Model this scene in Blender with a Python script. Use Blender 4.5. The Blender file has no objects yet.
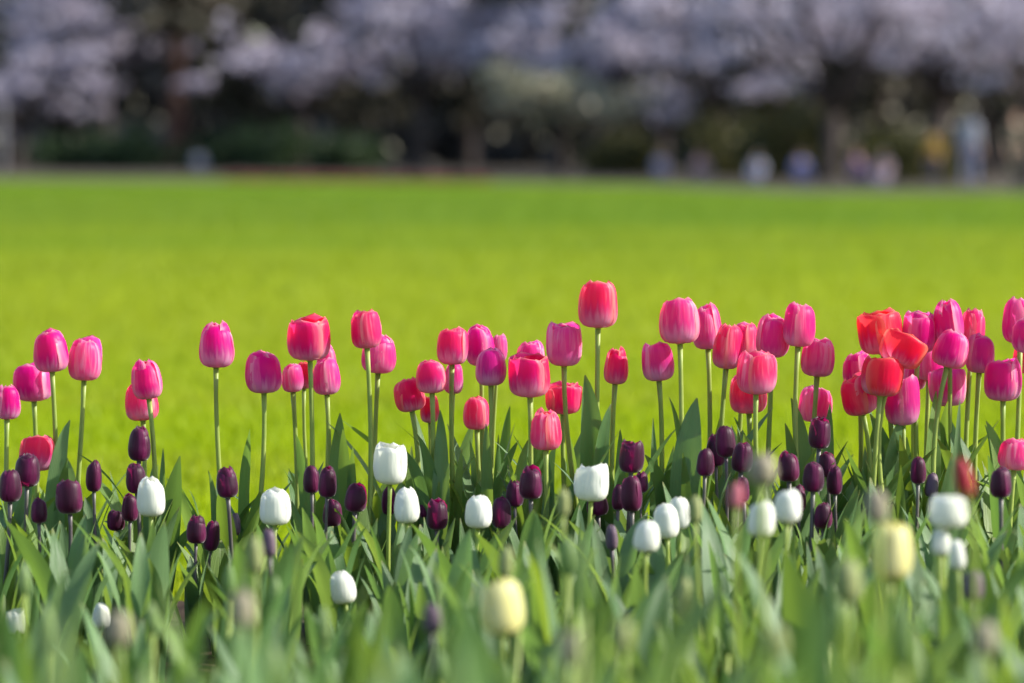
import bpy, math, random
import numpy as np
from mathutils import Vector, Matrix

random.seed(11)
R = math.radians
SC = bpy.context.scene
COL = SC.collection

# ------------------------------------------------------------------ camera, sky, sun, exposure
W, HPX = 1024, 683
LENS = 135.0
F = LENS / 36.0 * W
CAM_H = 0.72
HORIZON = 155.0
PITCH = math.atan((HPX / 2 - HORIZON) / F)
FOCUS = 5.55

cam_d = bpy.data.cameras.new("camera")
cam = bpy.data.objects.new("camera", cam_d)
COL.objects.link(cam)
cam_d.lens = LENS
cam_d.sensor_width = 36
cam_d.clip_start = 0.05
cam_d.clip_end = 2000
cam.location = (0, 0, CAM_H)
cam.rotation_euler = (math.pi / 2 - PITCH, 0, 0)
cam_d.dof.use_dof = True
cam_d.dof.focus_distance = FOCUS
cam_d.dof.aperture_fstop = 3.5
SC.camera = cam

SUN_EL, SUN_AZ = 33.0, 94.0          # azimuth measured clockwise from +Y (the view direction)
world = bpy.data.worlds.new("World")
SC.world = world
world.use_nodes = True
wn = world.node_tree
bg = wn.nodes["Background"]
sky = wn.nodes.new("ShaderNodeTexSky")
sky.sky_type = 'NISHITA'
sky.sun_disc = False
sky.sun_elevation = R(SUN_EL)
sky.sun_rotation = R(SUN_AZ)
wn.links.new(sky.outputs[0], bg.inputs[0])
bg.inputs[1].default_value = 0.145
sun_d = bpy.data.lights.new("sun", 'SUN')
sun_d.energy = 4.7
sun_d.angle = R(0.5)
sun_d.color = (1.0, 0.95, 0.85)
sun = bpy.data.objects.new("sun", sun_d)
COL.objects.link(sun)
sdir = Vector((math.sin(R(SUN_AZ)) * math.cos(R(SUN_EL)), math.cos(R(SUN_AZ)) * math.cos(R(SUN_EL)), math.sin(R(SUN_EL))))
sun.rotation_euler = sdir.to_track_quat('Z', 'Y').to_euler()
sun.location = sdir * 50
SC.view_settings.view_transform = 'Standard'
SC.view_settings.look = 'None'
SC.view_settings.gamma = 1
SC.view_settings.exposure = 0.95
SC.cycles.use_denoising = True
SC.cycles.max_bounces = 10
SC.cycles.transmission_bounces = 8
SC.cycles.transparent_max_bounces = 8


# ------------------------------------------------------------------ helpers
def P(px, py, d):
    """world point seen at a photograph pixel, at ground distance d from the camera"""
    xc, yc = (px - W / 2) / F, (HPX / 2 - py) / F
    v = Vector((xc, math.cos(PITCH) + yc * math.sin(PITCH), -math.sin(PITCH) + yc * math.cos(PITCH)))
    return Vector((0, 0, CAM_H)) + v * (d / v.y)


def proj(p):
    q = p - Vector((0, 0, CAM_H))
    fw = q.y * math.cos(PITCH) - q.z * math.sin(PITCH)
    up = q.y * math.sin(PITCH) + q.z * math.cos(PITCH)
    return W / 2 + F * q.x / fw, HPX / 2 - F * up / fw


def tag(o, label=None, cat=None, group=None, kind=None):
    if label: o["label"] = label
    if cat: o["category"] = cat
    if group: o["group"] = group
    if kind: o["kind"] = kind
    return o


def empty(name, loc, rz=0.0):
    o = bpy.data.objects.new(name, None)
    COL.objects.link(o)
    o.location = loc
    o.rotation_euler = (0, 0, rz)
    o.empty_display_size = 0.05
    return o


class MB:
    def __init__(self):
        self.v, self.f, self.uv, self.mi = [], [], [], []

    def grid(self, pts, uvs, nu, nv, mi=0):
        b = len(self.v)
        self.v += pts
        for j in range(nv):
            for i in range(nu):
                q = (j * (nu + 1) + i, j * (nu + 1) + i + 1, (j + 1) * (nu + 1) + i + 1, (j + 1) * (nu + 1) + i)
                self.f.append(tuple(b + k for k in q))
                self.uv.append([uvs[k] for k in q])
                self.mi.append(mi)

    def tube(self, path, radii, n=8, mi=0, cap=True):
        path = [Vector(p) for p in path]
        b = len(self.v)
        m = len(path)
        ref = Vector((0.31, 0.95, 0.07))
        for k in range(m):
            t = (path[min(k + 1, m - 1)] - path[max(k - 1, 0)]).normalized()
            rf = ref if abs(t.dot(ref.normalized())) < 0.9 else Vector((1, 0, 0))
            a = t.cross(rf).normalized()
            c = t.cross(a)
            for i in range(n):
                an = 2 * math.pi * i / n
                self.v.append(path[k] + (a * math.cos(an) + c * math.sin(an)) * radii[k])
        for k in range(m - 1):
            for i in range(n):
                i2 = (i + 1) % n
                self.f.append((b + k * n + i, b + k * n + i2, b + (k + 1) * n + i2, b + (k + 1) * n + i))
                x0, x1, y0, y1 = i / n, (i + 1) / n, k / (m - 1), (k + 1) / (m - 1)
                self.uv.append([(x0, y0), (x1, y0), (x1, y1), (x0, y1)])
                self.mi.append(mi)
        if cap:
            for k, rev in ((0, True), (m - 1, False)):
                idx = [b + k * n + i for i in range(n)]
                self.f.append(tuple(reversed(idx)) if rev else tuple(idx))
                self.uv.append([(0.5, 0.5)] * n)
                self.mi.append(mi)

    def ball(self, c, r, sx=1, sy=1, sz=1, n=10, m=7, mi=0):
        c = Vector(c)
        pts, uvs = [], []
        for j in range(m + 1):
            th = math.pi * j / m
            for i in range(n + 1):
                ph = 2 * math.pi * i / n
                pts.append(c + Vector((sx * math.sin(th) * math.cos(ph), sy * math.sin(th) * math.sin(ph), sz * math.cos(th))) * r)
                uvs.append((i / n, j / m))
        self.grid(pts, uvs, n, m, mi)

    def quads(self, centers, sizes, rng, aspect=1.0, mi=0):
        """many randomly turned leaf faces"""
        for c, s in zip(centers, sizes):
            d = Vector(rng.normal(size=3)).normalized()
            e = d.orthogonal().normalized()
            g = d.cross(e)
            a = rng.random() * 6.283
            e, g = e * math.cos(a) + g * math.sin(a), g * math.cos(a) - e * math.sin(a)
            c = Vector(c)
            b = len(self.v)
            self.v += [c - e * s, c + g * s * 0.55 * aspect, c + e * s, c - g * s * 0.55 * aspect]
            self.f.append((b, b + 1, b + 2, b + 3))
            self.uv.append([(0, 0), (1, 0), (1, 1), (0, 1)])
            self.mi.append(mi)

    def mesh(self, name):
        me = bpy.data.meshes.new(name)
        me.from_pydata([tuple(p) for p in self.v], [], self.f)
        uvl = me.uv_layers.new(name="UVMap")
        flat = []
        for u in self.uv:
            for q in u:
                flat += [q[0], q[1]]
        uvl.data.foreach_set("uv", flat)
        me.polygons.foreach_set("use_smooth", [True] * len(self.f))
        me.polygons.foreach_set("material_index", self.mi)
        me.update()
        return me

    def build(self, name, mats, parent=None, loc=None):
        me = self.mesh(name)
        for m in (mats if isinstance(mats, (list, tuple)) else [mats]):
            me.materials.append(m)
        o = bpy.data.objects.new(name, me)
        COL.objects.link(o)
        if parent: o.parent = parent
        if loc is not None: o.location = loc
        return o


def spline(x, xs, ys):
    """smooth (Catmull-Rom) interpolation through the given points"""
    n = len(xs)
    k = 0
    while k < n - 2 and x > xs[k + 1]: k += 1
    def sl(i):
        a, b = max(i - 1, 0), min(i + 1, n - 1)
        return (ys[b] - ys[a]) / (xs[b] - xs[a])
    h = xs[k + 1] - xs[k]
    t = (x - xs[k]) / h
    return ((2 * t**3 - 3 * t**2 + 1) * ys[k] + (t**3 - 2 * t**2 + t) * h * sl(k)
            + (-2 * t**3 + 3 * t**2) * ys[k + 1] + (t**3 - t**2) * h * sl(k + 1))


def bez(a, b, c, t):
    return a * ((1 - t)**2) + b * (2 * t * (1 - t)) + c * (t * t)


# ------------------------------------------------------------------ materials
class NT:
    """tiny node-tree helper"""
    def __init__(self, name):
        self.m = bpy.data.materials.new(name)
        self.m.use_nodes = True
        self.t = self.m.node_tree
        self.t.nodes.clear()
        self.out = self.t.nodes.new("ShaderNodeOutputMaterial")

    def n(self, typ, **kw):
        nd = self.t.nodes.new(typ)
        for k, v in kw.items(): setattr(nd, k, v)
        return nd

    def put(self, sock, val):
        if hasattr(val, "is_output") or isinstance(val, bpy.types.NodeSocket):
            self.t.links.new(val, sock)
        else:
            sock.default_value = val

    def math(self, op, a, b=0.0, c=0.0, clamp=False):
        nd = self.n("ShaderNodeMath", operation=op, use_clamp=clamp)
        self.put(nd.inputs[0], a); self.put(nd.inputs[1], b); self.put(nd.inputs[2], c)
        return nd.outputs[0]

    def mix(self, fac, a, b, blend='MIX'):
        nd = self.n("ShaderNodeMix", data_type='RGBA', blend_type=blend)
        self.put(nd.inputs[0], fac)
        for s, v in ((nd.inputs[6], a), (nd.inputs[7], b)):
            self.put(s, (v[0], v[1], v[2], 1) if isinstance(v, tuple) else v)
        return nd.outputs[2]

    def step(self, x, lo, hi):
        nd = self.n("ShaderNodeMapRange", interpolation_type='SMOOTHSTEP')
        self.put(nd.inputs[0], x)
        nd.inputs[1].default_value, nd.inputs[2].default_value = lo, hi
        return nd.outputs[0]

    def attr(self, name):
        return self.n("ShaderNodeAttribute", attribute_type='OBJECT', attribute_name=name).outputs["Fac"]

    def uv(self):
        s = self.n("ShaderNodeSeparateXYZ")
        self.put(s.inputs[0], self.n("ShaderNodeTexCoord").outputs["UV"])
        return s.outputs[0], s.outputs[1]

    def vec(self, x, y, z):
        c = self.n("ShaderNodeCombineXYZ")
        self.put(c.inputs[0], x); self.put(c.inputs[1], y); self.put(c.inputs[2], z)
        return c.outputs[0]

    def noise(self, vec, scale=1.0, detail=2.0):
        nd = self.n("ShaderNodeTexNoise")
        self.put(nd.inputs["Vector"], vec)
        nd.inputs["Scale"].default_value = scale
        nd.inputs["Detail"].default_value = detail
        return nd.outputs["Fac"]

    def rand(self):
        return self.n("ShaderNodeObjectInfo").outputs["Random"]

    def finish(self, col, trans=None, tfac=0.4, rough=0.5, spec=0.3, bump=None, sheen=0.0, bstr=0.3):
        p = self.n("ShaderNodeBsdfPrincipled")
        self.put(p.inputs["Base Color"], (*col, 1) if isinstance(col, tuple) else col)
        p.inputs["Roughness"].default_value = rough
        p.inputs["Specular IOR Level"].default_value = spec
        if sheen:
            p.inputs["Sheen Weight"].default_value = sheen
            p.inputs["Sheen Roughness"].default_value = 0.4
        if bump is not None:
            b = self.n("ShaderNodeBump")
            b.inputs["Strength"].default_value = bstr
            b.inputs["Distance"].default_value = 0.002
            self.put(b.inputs["Height"], bump)
            self.put(p.inputs["Normal"], b.outputs[0])
        sh = p.outputs[0]
        if trans is not None:
            t = self.n("ShaderNodeBsdfTranslucent")
            self.put(t.inputs[0], (*trans, 1) if isinstance(trans, tuple) else trans)
            mx = self.n("ShaderNodeMixShader")
            self.put(mx.inputs[0], tfac)
            self.t.links.new(sh, mx.inputs[1]); self.t.links.new(t.outputs[0], mx.inputs[2])
            sh = mx.outputs[0]
        self.t.links.new(sh, self.out.inputs[0])
        return self.m


def mat_pink():
    k = NT("pink_petal")
    ux, v = k.uv()
    u = k.math('ABSOLUTE', k.math('MULTIPLY_ADD', ux, 2.0, -1.0))
    rnd, hot, pale = k.rand(), k.attr("hot"), k.attr("pale")
    z = k.math('MULTIPLY', rnd, 37.0)
    streak = k.noise(k.vec(k.math('MULTIPLY', ux, 13.0), k.math('MULTIPLY', v, 1.6), z), 1.0, 3.0)
    blot = k.noise(k.vec(k.math('MULTIPLY', ux, 2.2), k.math('MULTIPLY', v, 1.8), z), 1.0, 1.0)
    s = k.math('ADD', u, k.math('MULTIPLY_ADD', streak, 0.9, -0.45))
    s = k.math('ADD', s, k.math('MULTIPLY_ADD', blot, 0.7, -0.35))
    shift = k.math('MULTIPLY_ADD', rnd, 0.40, -0.20)
    flame = k.math('SUBTRACT', 1.0, k.step(k.math('ADD', s, shift), 0.35, 0.80))
    flame = k.math('MULTIPLY', flame, k.step(k.math('ADD', v, k.math('MULTIPLY_ADD', streak, 0.6, -0.30)), 0.12, 0.50))
    flame = k.math('MULTIPLY', flame, k.math('SUBTRACT', 1.0, k.math('MULTIPLY', pale, 0.45)))
    margin = k.mix(hot, (0.90, 0.20, 0.54), (0.93, 0.07, 0.10))
    margin = k.mix(k.math('MULTIPLY', pale, k.step(streak, 0.45, 0.62)), margin, (0.90, 0.50, 0.70))
    core = k.mix(hot, (0.74, 0.000, 0.33), (0.90, 0.006, 0.085))
    col = k.mix(flame, margin, core)
    low = k.math('ADD', v, k.math('MULTIPLY_ADD', streak, 0.56, -0.28))
    low = k.math('ADD', low, k.math('MULTIPLY_ADD', rnd, 0.28, -0.10))
    col = k.mix(k.math('MULTIPLY', k.math('SUBTRACT', 1.0, k.step(low, 0.10, 0.52)), 0.88), col, (0.74, 0.50, 0.70))
    vio = k.math('MULTIPLY', k.step(low, 0.12, 0.34), k.math('SUBTRACT', 1.0, k.step(low, 0.36, 0.66)))
    col = k.mix(k.math('MULTIPLY', vio, k.math('MULTIPLY', flame, 0.45)), col, (0.33, 0.02, 0.34))
    col = k.mix(k.math('SUBTRACT', 1.0, k.step(v, 0.0, 0.09)), col, (0.52, 0.52, 0.30))
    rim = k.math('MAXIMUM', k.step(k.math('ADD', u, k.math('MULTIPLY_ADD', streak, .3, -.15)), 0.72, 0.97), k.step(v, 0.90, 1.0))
    col = k.mix(k.math('MULTIPLY', rim, 0.85), col, k.mix(hot, (0.95, 0.58, 0.70), (0.95, 0.34, 0.24)))  # pale margin and sunlit rim glow, both painted into the petal edge
    tr = k.mix(k.math('MULTIPLY', k.step(v, 0.15, 0.6), 0.6), col, k.mix(hot, (1.0, 0.05, 0.42), (1.0, 0.09, 0.05)))
    return k.finish(col, tr, 0.60, 0.40, 0.30, streak, 0.15, 0.45)


def mat_petal(name, base, edge, foot, trans, tf=0.4, rough=0.45, sheen=0.1, spec=0.3, foot_v=0.25):
    k = NT(name)
    ux, v = k.uv()
    u = k.math('ABSOLUTE', k.math('MULTIPLY_ADD', ux, 2.0, -1.0))
    z = k.math('MULTIPLY', k.rand(), 41.0)
    streak = k.noise(k.vec(k.math('MULTIPLY', ux, 15.0), k.math('MULTIPLY', v, 1.5), z), 1.0, 3.0)
    s = k.math('ADD', u, k.math('MULTIPLY_ADD', streak, 1.0, -0.5))
    col = k.mix(k.step(s, 0.2, 1.0), base, edge)
    col = k.mix(k.math('SUBTRACT', 1.0, k.step(k.math('ADD', v, k.math('MULTIPLY_ADD', streak, 0.2, -0.1)), 0.0, foot_v)), col, foot)
    return k.finish(col, trans, tf, rough, spec, streak, sheen, 0.35)


def mat_leaf(name, dark, light, trans, rough=0.42):
    k = NT(name)
    ux, v = k.uv()
    z = k.math('MULTIPLY', k.rand(), 53.0)
    vein = k.noise(k.vec(k.math('MULTIPLY', ux, 26.0), k.math('MULTIPLY', v, 1.2), z), 1.0, 2.0)
    blot = k.noise(k.vec(k.math('MULTIPLY', ux, 1.5), k.math('MULTIPLY', v, 3.0), z), 1.0, 3.0)
    f = k.math('ADD', k.math('MULTIPLY', vein, 0.55), k.math('MULTIPLY', blot, 0.6))
    f = k.math('ADD', f, k.math('MULTIPLY_ADD', k.rand(), 0.7, -0.45), clamp=True)
    col = k.mix(f, dark, light)
    col = k.mix(k.math('MULTIPLY', k.step(v, 0.93, 1.0), 0.5), col, (0.30, 0.24, 0.07))
    return k.finish(col, k.mix(k.rand(), trans, (trans[0] * 0.55, trans[1] * 0.7, trans[2])), 0.36, rough, 0.42, vein, 0.0, 0.5)


def mat_plain(name, c1, c2, scale=6.0, rough=0.6, spec=0.25, trans=None, tf=0.3, bstr=0.3, coord="Object"):
    k = NT(name)
    tc = k.n("ShaderNodeTexCoord").outputs[coord]
    nz = k.noise(tc, scale, 5.0)
    col = k.mix(k.step(nz, 0.3, 0.7), c1, c2)
    return k.finish(col, trans, tf, rough, spec, nz, 0.0, bstr)


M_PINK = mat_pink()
M_PURPLE = mat_petal("purple_petal", (0.036, 0.001, 0.024), (0.155, 0.006, 0.075), (0.022, 0.002, 0.018), (0.42, 0.005, 0.11), 0.42, 0.46, 0.5, 0.35)
M_WHITE = mat_petal("white_petal", (0.80, 0.82, 0.74), (0.88, 0.88, 0.86), (0.58, 0.64, 0.32), (0.86, 0.86, 0.74), 0.42, 0.5, 0.05, 0.25)
M_YELLOW = mat_petal("yellow_petal", (0.78, 0.74, 0.33), (0.82, 0.80, 0.46), (0.50, 0.50, 0.12), (0.84, 0.76, 0.22), 0.4)
M_BUD = mat_petal("green_bud", (0.30, 0.36, 0.13), (0.42, 0.44, 0.20), (0.16, 0.26, 0.06), (0.40, 0.44, 0.10), 0.35)
M_BUDP = mat_petal("mauve_bud", (0.34, 0.29, 0.22), (0.42, 0.40, 0.25), (0.26, 0.34, 0.14), (0.46, 0.40, 0.22), 0.35)
M_BUDV = mat_petal("violet_bud", (0.14, 0.09, 0.14), (0.22, 0.16, 0.18), (0.16, 0.18, 0.11), (0.25, 0.12, 0.16), 0.35)
M_BUDK = mat_petal("dusty_pink_bud", (0.55, 0.13, 0.20), (0.62, 0.28, 0.28), (0.36, 0.36, 0.16), (0.60, 0.20, 0.20), 0.4)
M_BUDG = mat_petal("young_bud", (0.150, 0.245, 0.075), (0.23, 0.32, 0.12), (0.12, 0.22, 0.05), (0.26, 0.38, 0.06), 0.35)
M_REDD = mat_petal("deep_red_petal", (0.40, 0.012, 0.035), (0.50, 0.05, 0.06), (0.26, 0.26, 0.08), (0.50, 0.03, 0.04), 0.35, foot_v=.5)
M_LEAF = mat_leaf("tulip_leaf", (0.048, 0.120, 0.034), (0.150, 0.262, 0.095), (0.27, 0.40, 0.04))
M_LEAF2 = mat_leaf("grey_green_leaf", (0.048, 0.110, 0.042), (0.160, 0.255, 0.108), (0.30, 0.44, 0.06), 0.45)
M_LEAF3 = mat_leaf("yellow_green_leaf", (0.100, 0.180, 0.035), (0.215, 0.320, 0.075), (0.32, 0.44, 0.03))
M_STEM = mat_plain("green_stem", (0.27, 0.36, 0.075), (0.37, 0.45, 0.11), 20, 0.4, 0.35, (0.36, 0.45, 0.05), 0.3)
M_STEMP = mat_plain("purple_stem", (0.085, 0.060, 0.080), (0.11, 0.11, 0.085), 14, 0.4, 0.35)
M_PISTIL = mat_plain("pistil", (0.35, 0.38, 0.10), (0.45, 0.45, 0.16), 40)
M_SOIL = mat_plain("bed_soil", (0.022, 0.014, 0.009), (0.060, 0.040, 0.026), 26, 0.95, 0.1, bstr=1.0)
M_BARK = mat_plain("cherry_bark", (0.036, 0.028, 0.026), (0.062, 0.050, 0.046), 5, 0.9, 0.1, bstr=0.8)
M_BARKR = mat_plain("red_bark", (0.045, 0.024, 0.018), (0.080, 0.042, 0.032), 4, 0.9, 0.1, bstr=0.8)
M_BARKP = mat_plain("pale_bark", (0.17, 0.16, 0.17), (0.25, 0.24, 0.24), 3, 0.8, 0.15)
M_BLOSSOM = mat_plain("cherry_blossom", (0.35, 0.32, 0.40), (0.50, 0.47, 0.56), 0.7, 0.7, 0.1, (0.40, 0.34, 0.40), 0.35)
M_BLOSSOMG = mat_plain("cream_blossom", (0.36, 0.33, 0.25), (0.50, 0.46, 0.37), 0.7, 0.7, 0.1, (0.40, 0.40, 0.22), 0.3)
M_EVERG = mat_plain("evergreen_foliage", (0.056, 0.050, 0.040), (0.095, 0.086, 0.064), 0.5, 0.7, 0.15, (0.03, 0.04, 0.01), 0.15)  # foliage lifted to a lighter brown, distance haze painted into the colour
M_SHRUB = mat_plain("shrub_foliage", (0.024, 0.046, 0.022), (0.044, 0.070, 0.034), 0.8, 0.6, 0.2, (0.05, 0.09, 0.02), 0.25)
M_OLIVE = mat_plain("olive_foliage", (0.050, 0.050, 0.018), (0.085, 0.080, 0.030), 0.8, 0.6, 0.2, (0.10, 0.10, 0.02), 0.25)
M_WOOD = mat_plain("far_wood_foliage", (0.060, 0.054, 0.052), (0.100, 0.090, 0.084), 0.15, 0.8, 0.1)  # lighter brownish tone with distance haze put into the colour
M_REDFL = mat_plain("red_bedding", (0.17, 0.03, 0.03), (0.25, 0.06, 0.05), 2, 0.7, 0.2)


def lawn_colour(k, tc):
    """mown lawn: yellow green near the bed, brightest further out, shade painted in as darker green towards the trees, in broad bands"""
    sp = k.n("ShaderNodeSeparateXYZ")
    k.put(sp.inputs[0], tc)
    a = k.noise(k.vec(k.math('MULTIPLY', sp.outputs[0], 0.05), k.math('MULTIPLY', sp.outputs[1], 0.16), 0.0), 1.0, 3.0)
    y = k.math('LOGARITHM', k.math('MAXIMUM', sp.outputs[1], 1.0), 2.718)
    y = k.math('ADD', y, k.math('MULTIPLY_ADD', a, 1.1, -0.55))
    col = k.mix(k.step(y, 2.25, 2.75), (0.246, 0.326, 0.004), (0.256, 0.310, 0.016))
    col = k.mix(k.step(y, 2.85, 3.9), col, (0.104, 0.194, 0.018))  # tree shade over the far lawn painted in as darker green
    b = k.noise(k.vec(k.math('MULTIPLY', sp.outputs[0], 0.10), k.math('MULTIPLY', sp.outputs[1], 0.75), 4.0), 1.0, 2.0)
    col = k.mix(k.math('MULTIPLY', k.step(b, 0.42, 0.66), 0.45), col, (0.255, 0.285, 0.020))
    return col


def mat_lawn():
    k = NT("lawn_grass")
    tc = k.n("ShaderNodeTexCoord").outputs["Object"]
    b = k.noise(tc, 1.7, 4.0)
    c = k.noise(tc, 60.0, 4.0)
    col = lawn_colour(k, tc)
    col = k.mix(k.math('MULTIPLY', k.step(b, 0.35, 0.75), 0.12), col, (0.14, 0.21, 0.010))
    col = k.mix(k.math('MULTIPLY', k.step(c, 0.4, 0.7), 0.35), col, (0.12, 0.19, 0.008))
    col = k.mix(1.0, col, (0.75, 0.75, 0.75), 'MULTIPLY')            # plane evenly darkened to match the tone of the bladed grass
    return k.finish(col, None, 0, 0.95, 0.0, c, 0.0, 0.6)


def mat_grass():
    k = NT("grass_blade")
    tc = k.n("ShaderNodeTexCoord").outputs["Object"]
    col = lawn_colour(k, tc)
    c = k.noise(tc, 40.0, 3.0)
    col = k.mix(k.math('MULTIPLY', k.step(c, 0.35, 0.7), 0.2), col, (0.14, 0.23, 0.008))
    return k.finish(col, k.mix(1.0, col, (1.55, 1.5, 1.0), 'MULTIPLY'), 0.45, 0.55, 0.2)


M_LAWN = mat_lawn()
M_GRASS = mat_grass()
M_DIRT = mat_plain("bare_ground", (0.060, 0.050, 0.040), (0.10, 0.085, 0.065), 1.5, 0.95, 0.05)


def structure(name, me_builder, m):
    o = me_builder.build(name, m)
    o["kind"] = 'structure'
    return o


# ------------------------------------------------------------------ ground, lawn, bed
g = MB()
n = 24
g.grid([Vector((-600 + 1200 * i / n, -40 + 1240 * j / n, -0.006)) for j in range(n + 1) for i in range(n + 1)],
       [(i / n, j / n) for j in range(n + 1) for i in range(n + 1)], n, n)
structure("ground", g, M_DIRT)

EDGE = [(-90, 140), (-45, 124), (-16, 114), (-8, 107), (0, 100), (3.1, 92), (5.5, 74), (7.9, 59), (12, 49), (40, 42), (90, 40)]
def edge_y(x):
    return float(np.interp(x, [e[0] for e in EDGE], [e[1] for e in EDGE]))
g = MB()
xs = sorted(set([e[0] for e in EDGE] + [-90 + 2 * i for i in range(91)]))
ts = [0, .02, .05, .1, .18, .3, .45, .6, .75, .9, 1]
g.grid([Vector((x, 6.05 + (edge_y(x) - 6.05) * t, 0.0)) for t in ts for x in xs],
       [(i / len(xs), t) for t in ts for i in range(len(xs))], len(xs) - 1, len(ts) - 1)
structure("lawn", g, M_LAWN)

rng = np.random.default_rng(5)
g = MB()
nx, ny = 70, 56
hgt = rng.normal(size=(ny + 1, nx + 1)) * 0.006
g.grid([Vector((-2.2 + 4.4 * i / nx, 1.5 + 4.65 * j / ny, 0.012 + hgt[j, i] * (0 if j in (0, ny) else 1) - (0.012 if j in (0, ny) else 0)))
        for j in range(ny + 1) for i in range(nx + 1)], [(i / nx, j / ny) for j in range(ny + 1) for i in range(nx + 1)], nx, ny)
structure("soil", g, M_SOIL)

# grass blades on the near and middle lawn
g = MB()
NB = 380000
for _ in range(NB):
    y = 6.12 * math.exp(rng.random() * math.log(70 / 6.12))
    half = y * 0.24 + 0.7
    x = rng.random() * 2 - 1
    if abs(x) > .55 and rng.random() > (1 - abs(x)) / .45: continue      # thins out sideways
    x *= half
    s = 1 + 0.10 * (y - 6)
    h = min(0.022 + 0.02 * rng.random(), 0.05) * (1 + 0.012 * (y - 6))
    w = 0.0022 * s
    a = rng.random() * 6.283
    l = rng.random() * 6.283
    q = 0.6 * h * rng.random()
    dx, dy = math.cos(a) * w, math.sin(a) * w
    ex, ey = math.cos(l) * q, math.sin(l) * q
    b = len(g.v)
    g.v += [Vector((x - dx, y - dy, 0)), Vector((x + dx, y + dy, 0)),
            Vector((x + dx * .8 + ex * .35, y + dy * .8 + ey * .35, h * .6)), Vector((x - dx * .8 + ex * .35, y - dy * .8 + ey * .35, h * .6)),
            Vector((x + ex, y + ey, h))]
    g.f += [(b, b + 1, b + 2, b + 3), (b + 3, b + 2, b + 4)]
    g.uv += [[(0, 0), (1, 0), (1, .6), (0, .6)], [(0, .6), (1, .6), (.5, 1)]]
    g.mi += [0, 0]
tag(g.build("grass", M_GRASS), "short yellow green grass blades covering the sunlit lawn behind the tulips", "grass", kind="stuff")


# ------------------------------------------------------------------ trees and shrubs
def tree(name, cat, label, group, x, y, seed, kind, height=8.0, spread=4.0, base=2.2, nleaf=4200, size=0.2, bark=None, leaf=None, tr=0.27):
    r = np.random.default_rng(seed)
    root = empty(name, (x, y, 0), r.random() * 6.28)
    tag(root, label, cat, group)
    t, c = MB(), MB()
    centers = []
    bend = Vector((r.normal() * 0.25, r.normal() * 0.25, 0))
    if kind == 'spread':
        fork = base * 0.75
        top = Vector((0, 0, 0)) + bend + Vector((0, 0, fork))
        t.tube([Vector((0, 0, -0.1)), Vector((0, 0, 0.15)), bend * 0.4 + Vector((0, 0, fork * .5)), top], [tr * 1.6, tr * 1.15, tr, tr * .9], 10)
        nl = 7
        for i in range(nl):
            a = 6.283 * i / nl + r.normal() * 0.25
            up = 0.35 + 0.65 * r.random()
            end = top + Vector((math.cos(a) * spread * (1.30 - .5 * up), math.sin(a) * spread * (1.30 - .5 * up), (height - fork) * (0.12 + 0.75 * up)))
            mid = (top + end) * 0.5 + Vector((0, 0, 0.5 + r.random() * .5))
            pts = [bez(top, mid, end, k / 6) for k in range(7)]
            t.tube(pts, [tr * .6 * (1 - k / 7.2) for k in range(7)], 7)
            for j in range(5):
                s0 = bez(top, mid, end, 0.35 + 0.6 * r.random())
                e2 = s0 + Vector((r.normal() * 1.0, r.normal() * 1.0, 0.15 + r.normal() * 0.7)) * (spread / 4)
                t.tube([s0, (s0 + e2) / 2 + Vector((0, 0, .15)), e2], [tr * .2, tr * .13, tr * .05], 5)
                for q in range(3):
                    centers.append((s0 + (e2 - s0) * (0.4 + .3 * q), 0.35 + .35 * r.random()))
            for k in (4, 5, 6): centers.append((pts[k], 0.4 + .3 * r.random()))
    else:
        t.tube([Vector((0, 0, -0.1)), Vector((0, 0, 0.3)), bend + Vector((0, 0, height * .5)), bend * 1.5 + Vector((0, 0, height * .93))],
               [tr * 1.5, tr, tr * .75, tr * .12], 10)
        nl = 34
        for i in range(nl):
            f = i / (nl - 1)
            z = base + (height - base) * f
            rad = spread * (1.0 - 0.72 * f**1.4) * (0.75 + .35 * r.random())
            for q in range(3):
                a = r.random() * 6.283
                e = Vector((math.cos(a) * rad, math.sin(a) * rad, z - 0.1 * rad + r.normal() * .3))
                s0 = bend * f + Vector((0, 0, z))
                t.tube([s0, (s0 + e) / 2 + Vector((0, 0, .2)), e], [tr * .22, tr * .14, tr * .04], 5)
                for w in (.35, .7, 1.0): centers.append((s0 + (e - s0) * w, spread * (.16 + .12 * r.random())))
    per = max(1, nleaf // len(centers))
    cs, ss = [], []
    for cc, rad in centers:
        if r.random() < (.50 if kind == 'spread' else .12): continue
        m = int(per * (0.1 + 1.8 * r.random()**1.5))
        for _ in range(m):
            d = Vector(r.normal(size=3)) * rad * 0.62
            if kind == 'spread': d = Vector((d.x * 1.5, d.y * 1.3, d.z * .42))
            cs.append(cc + d)
            ss.append(size * (0.6 + .8 * r.random()))
    c.quads(cs, ss, r, 1.2)
    t.build("trunk", bark or M_BARK, root)
    c.build("crown", leaf or M_BLOSSOM, root)
    return root


def at_px(px, d):
    return (px - 512) * d / F


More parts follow.
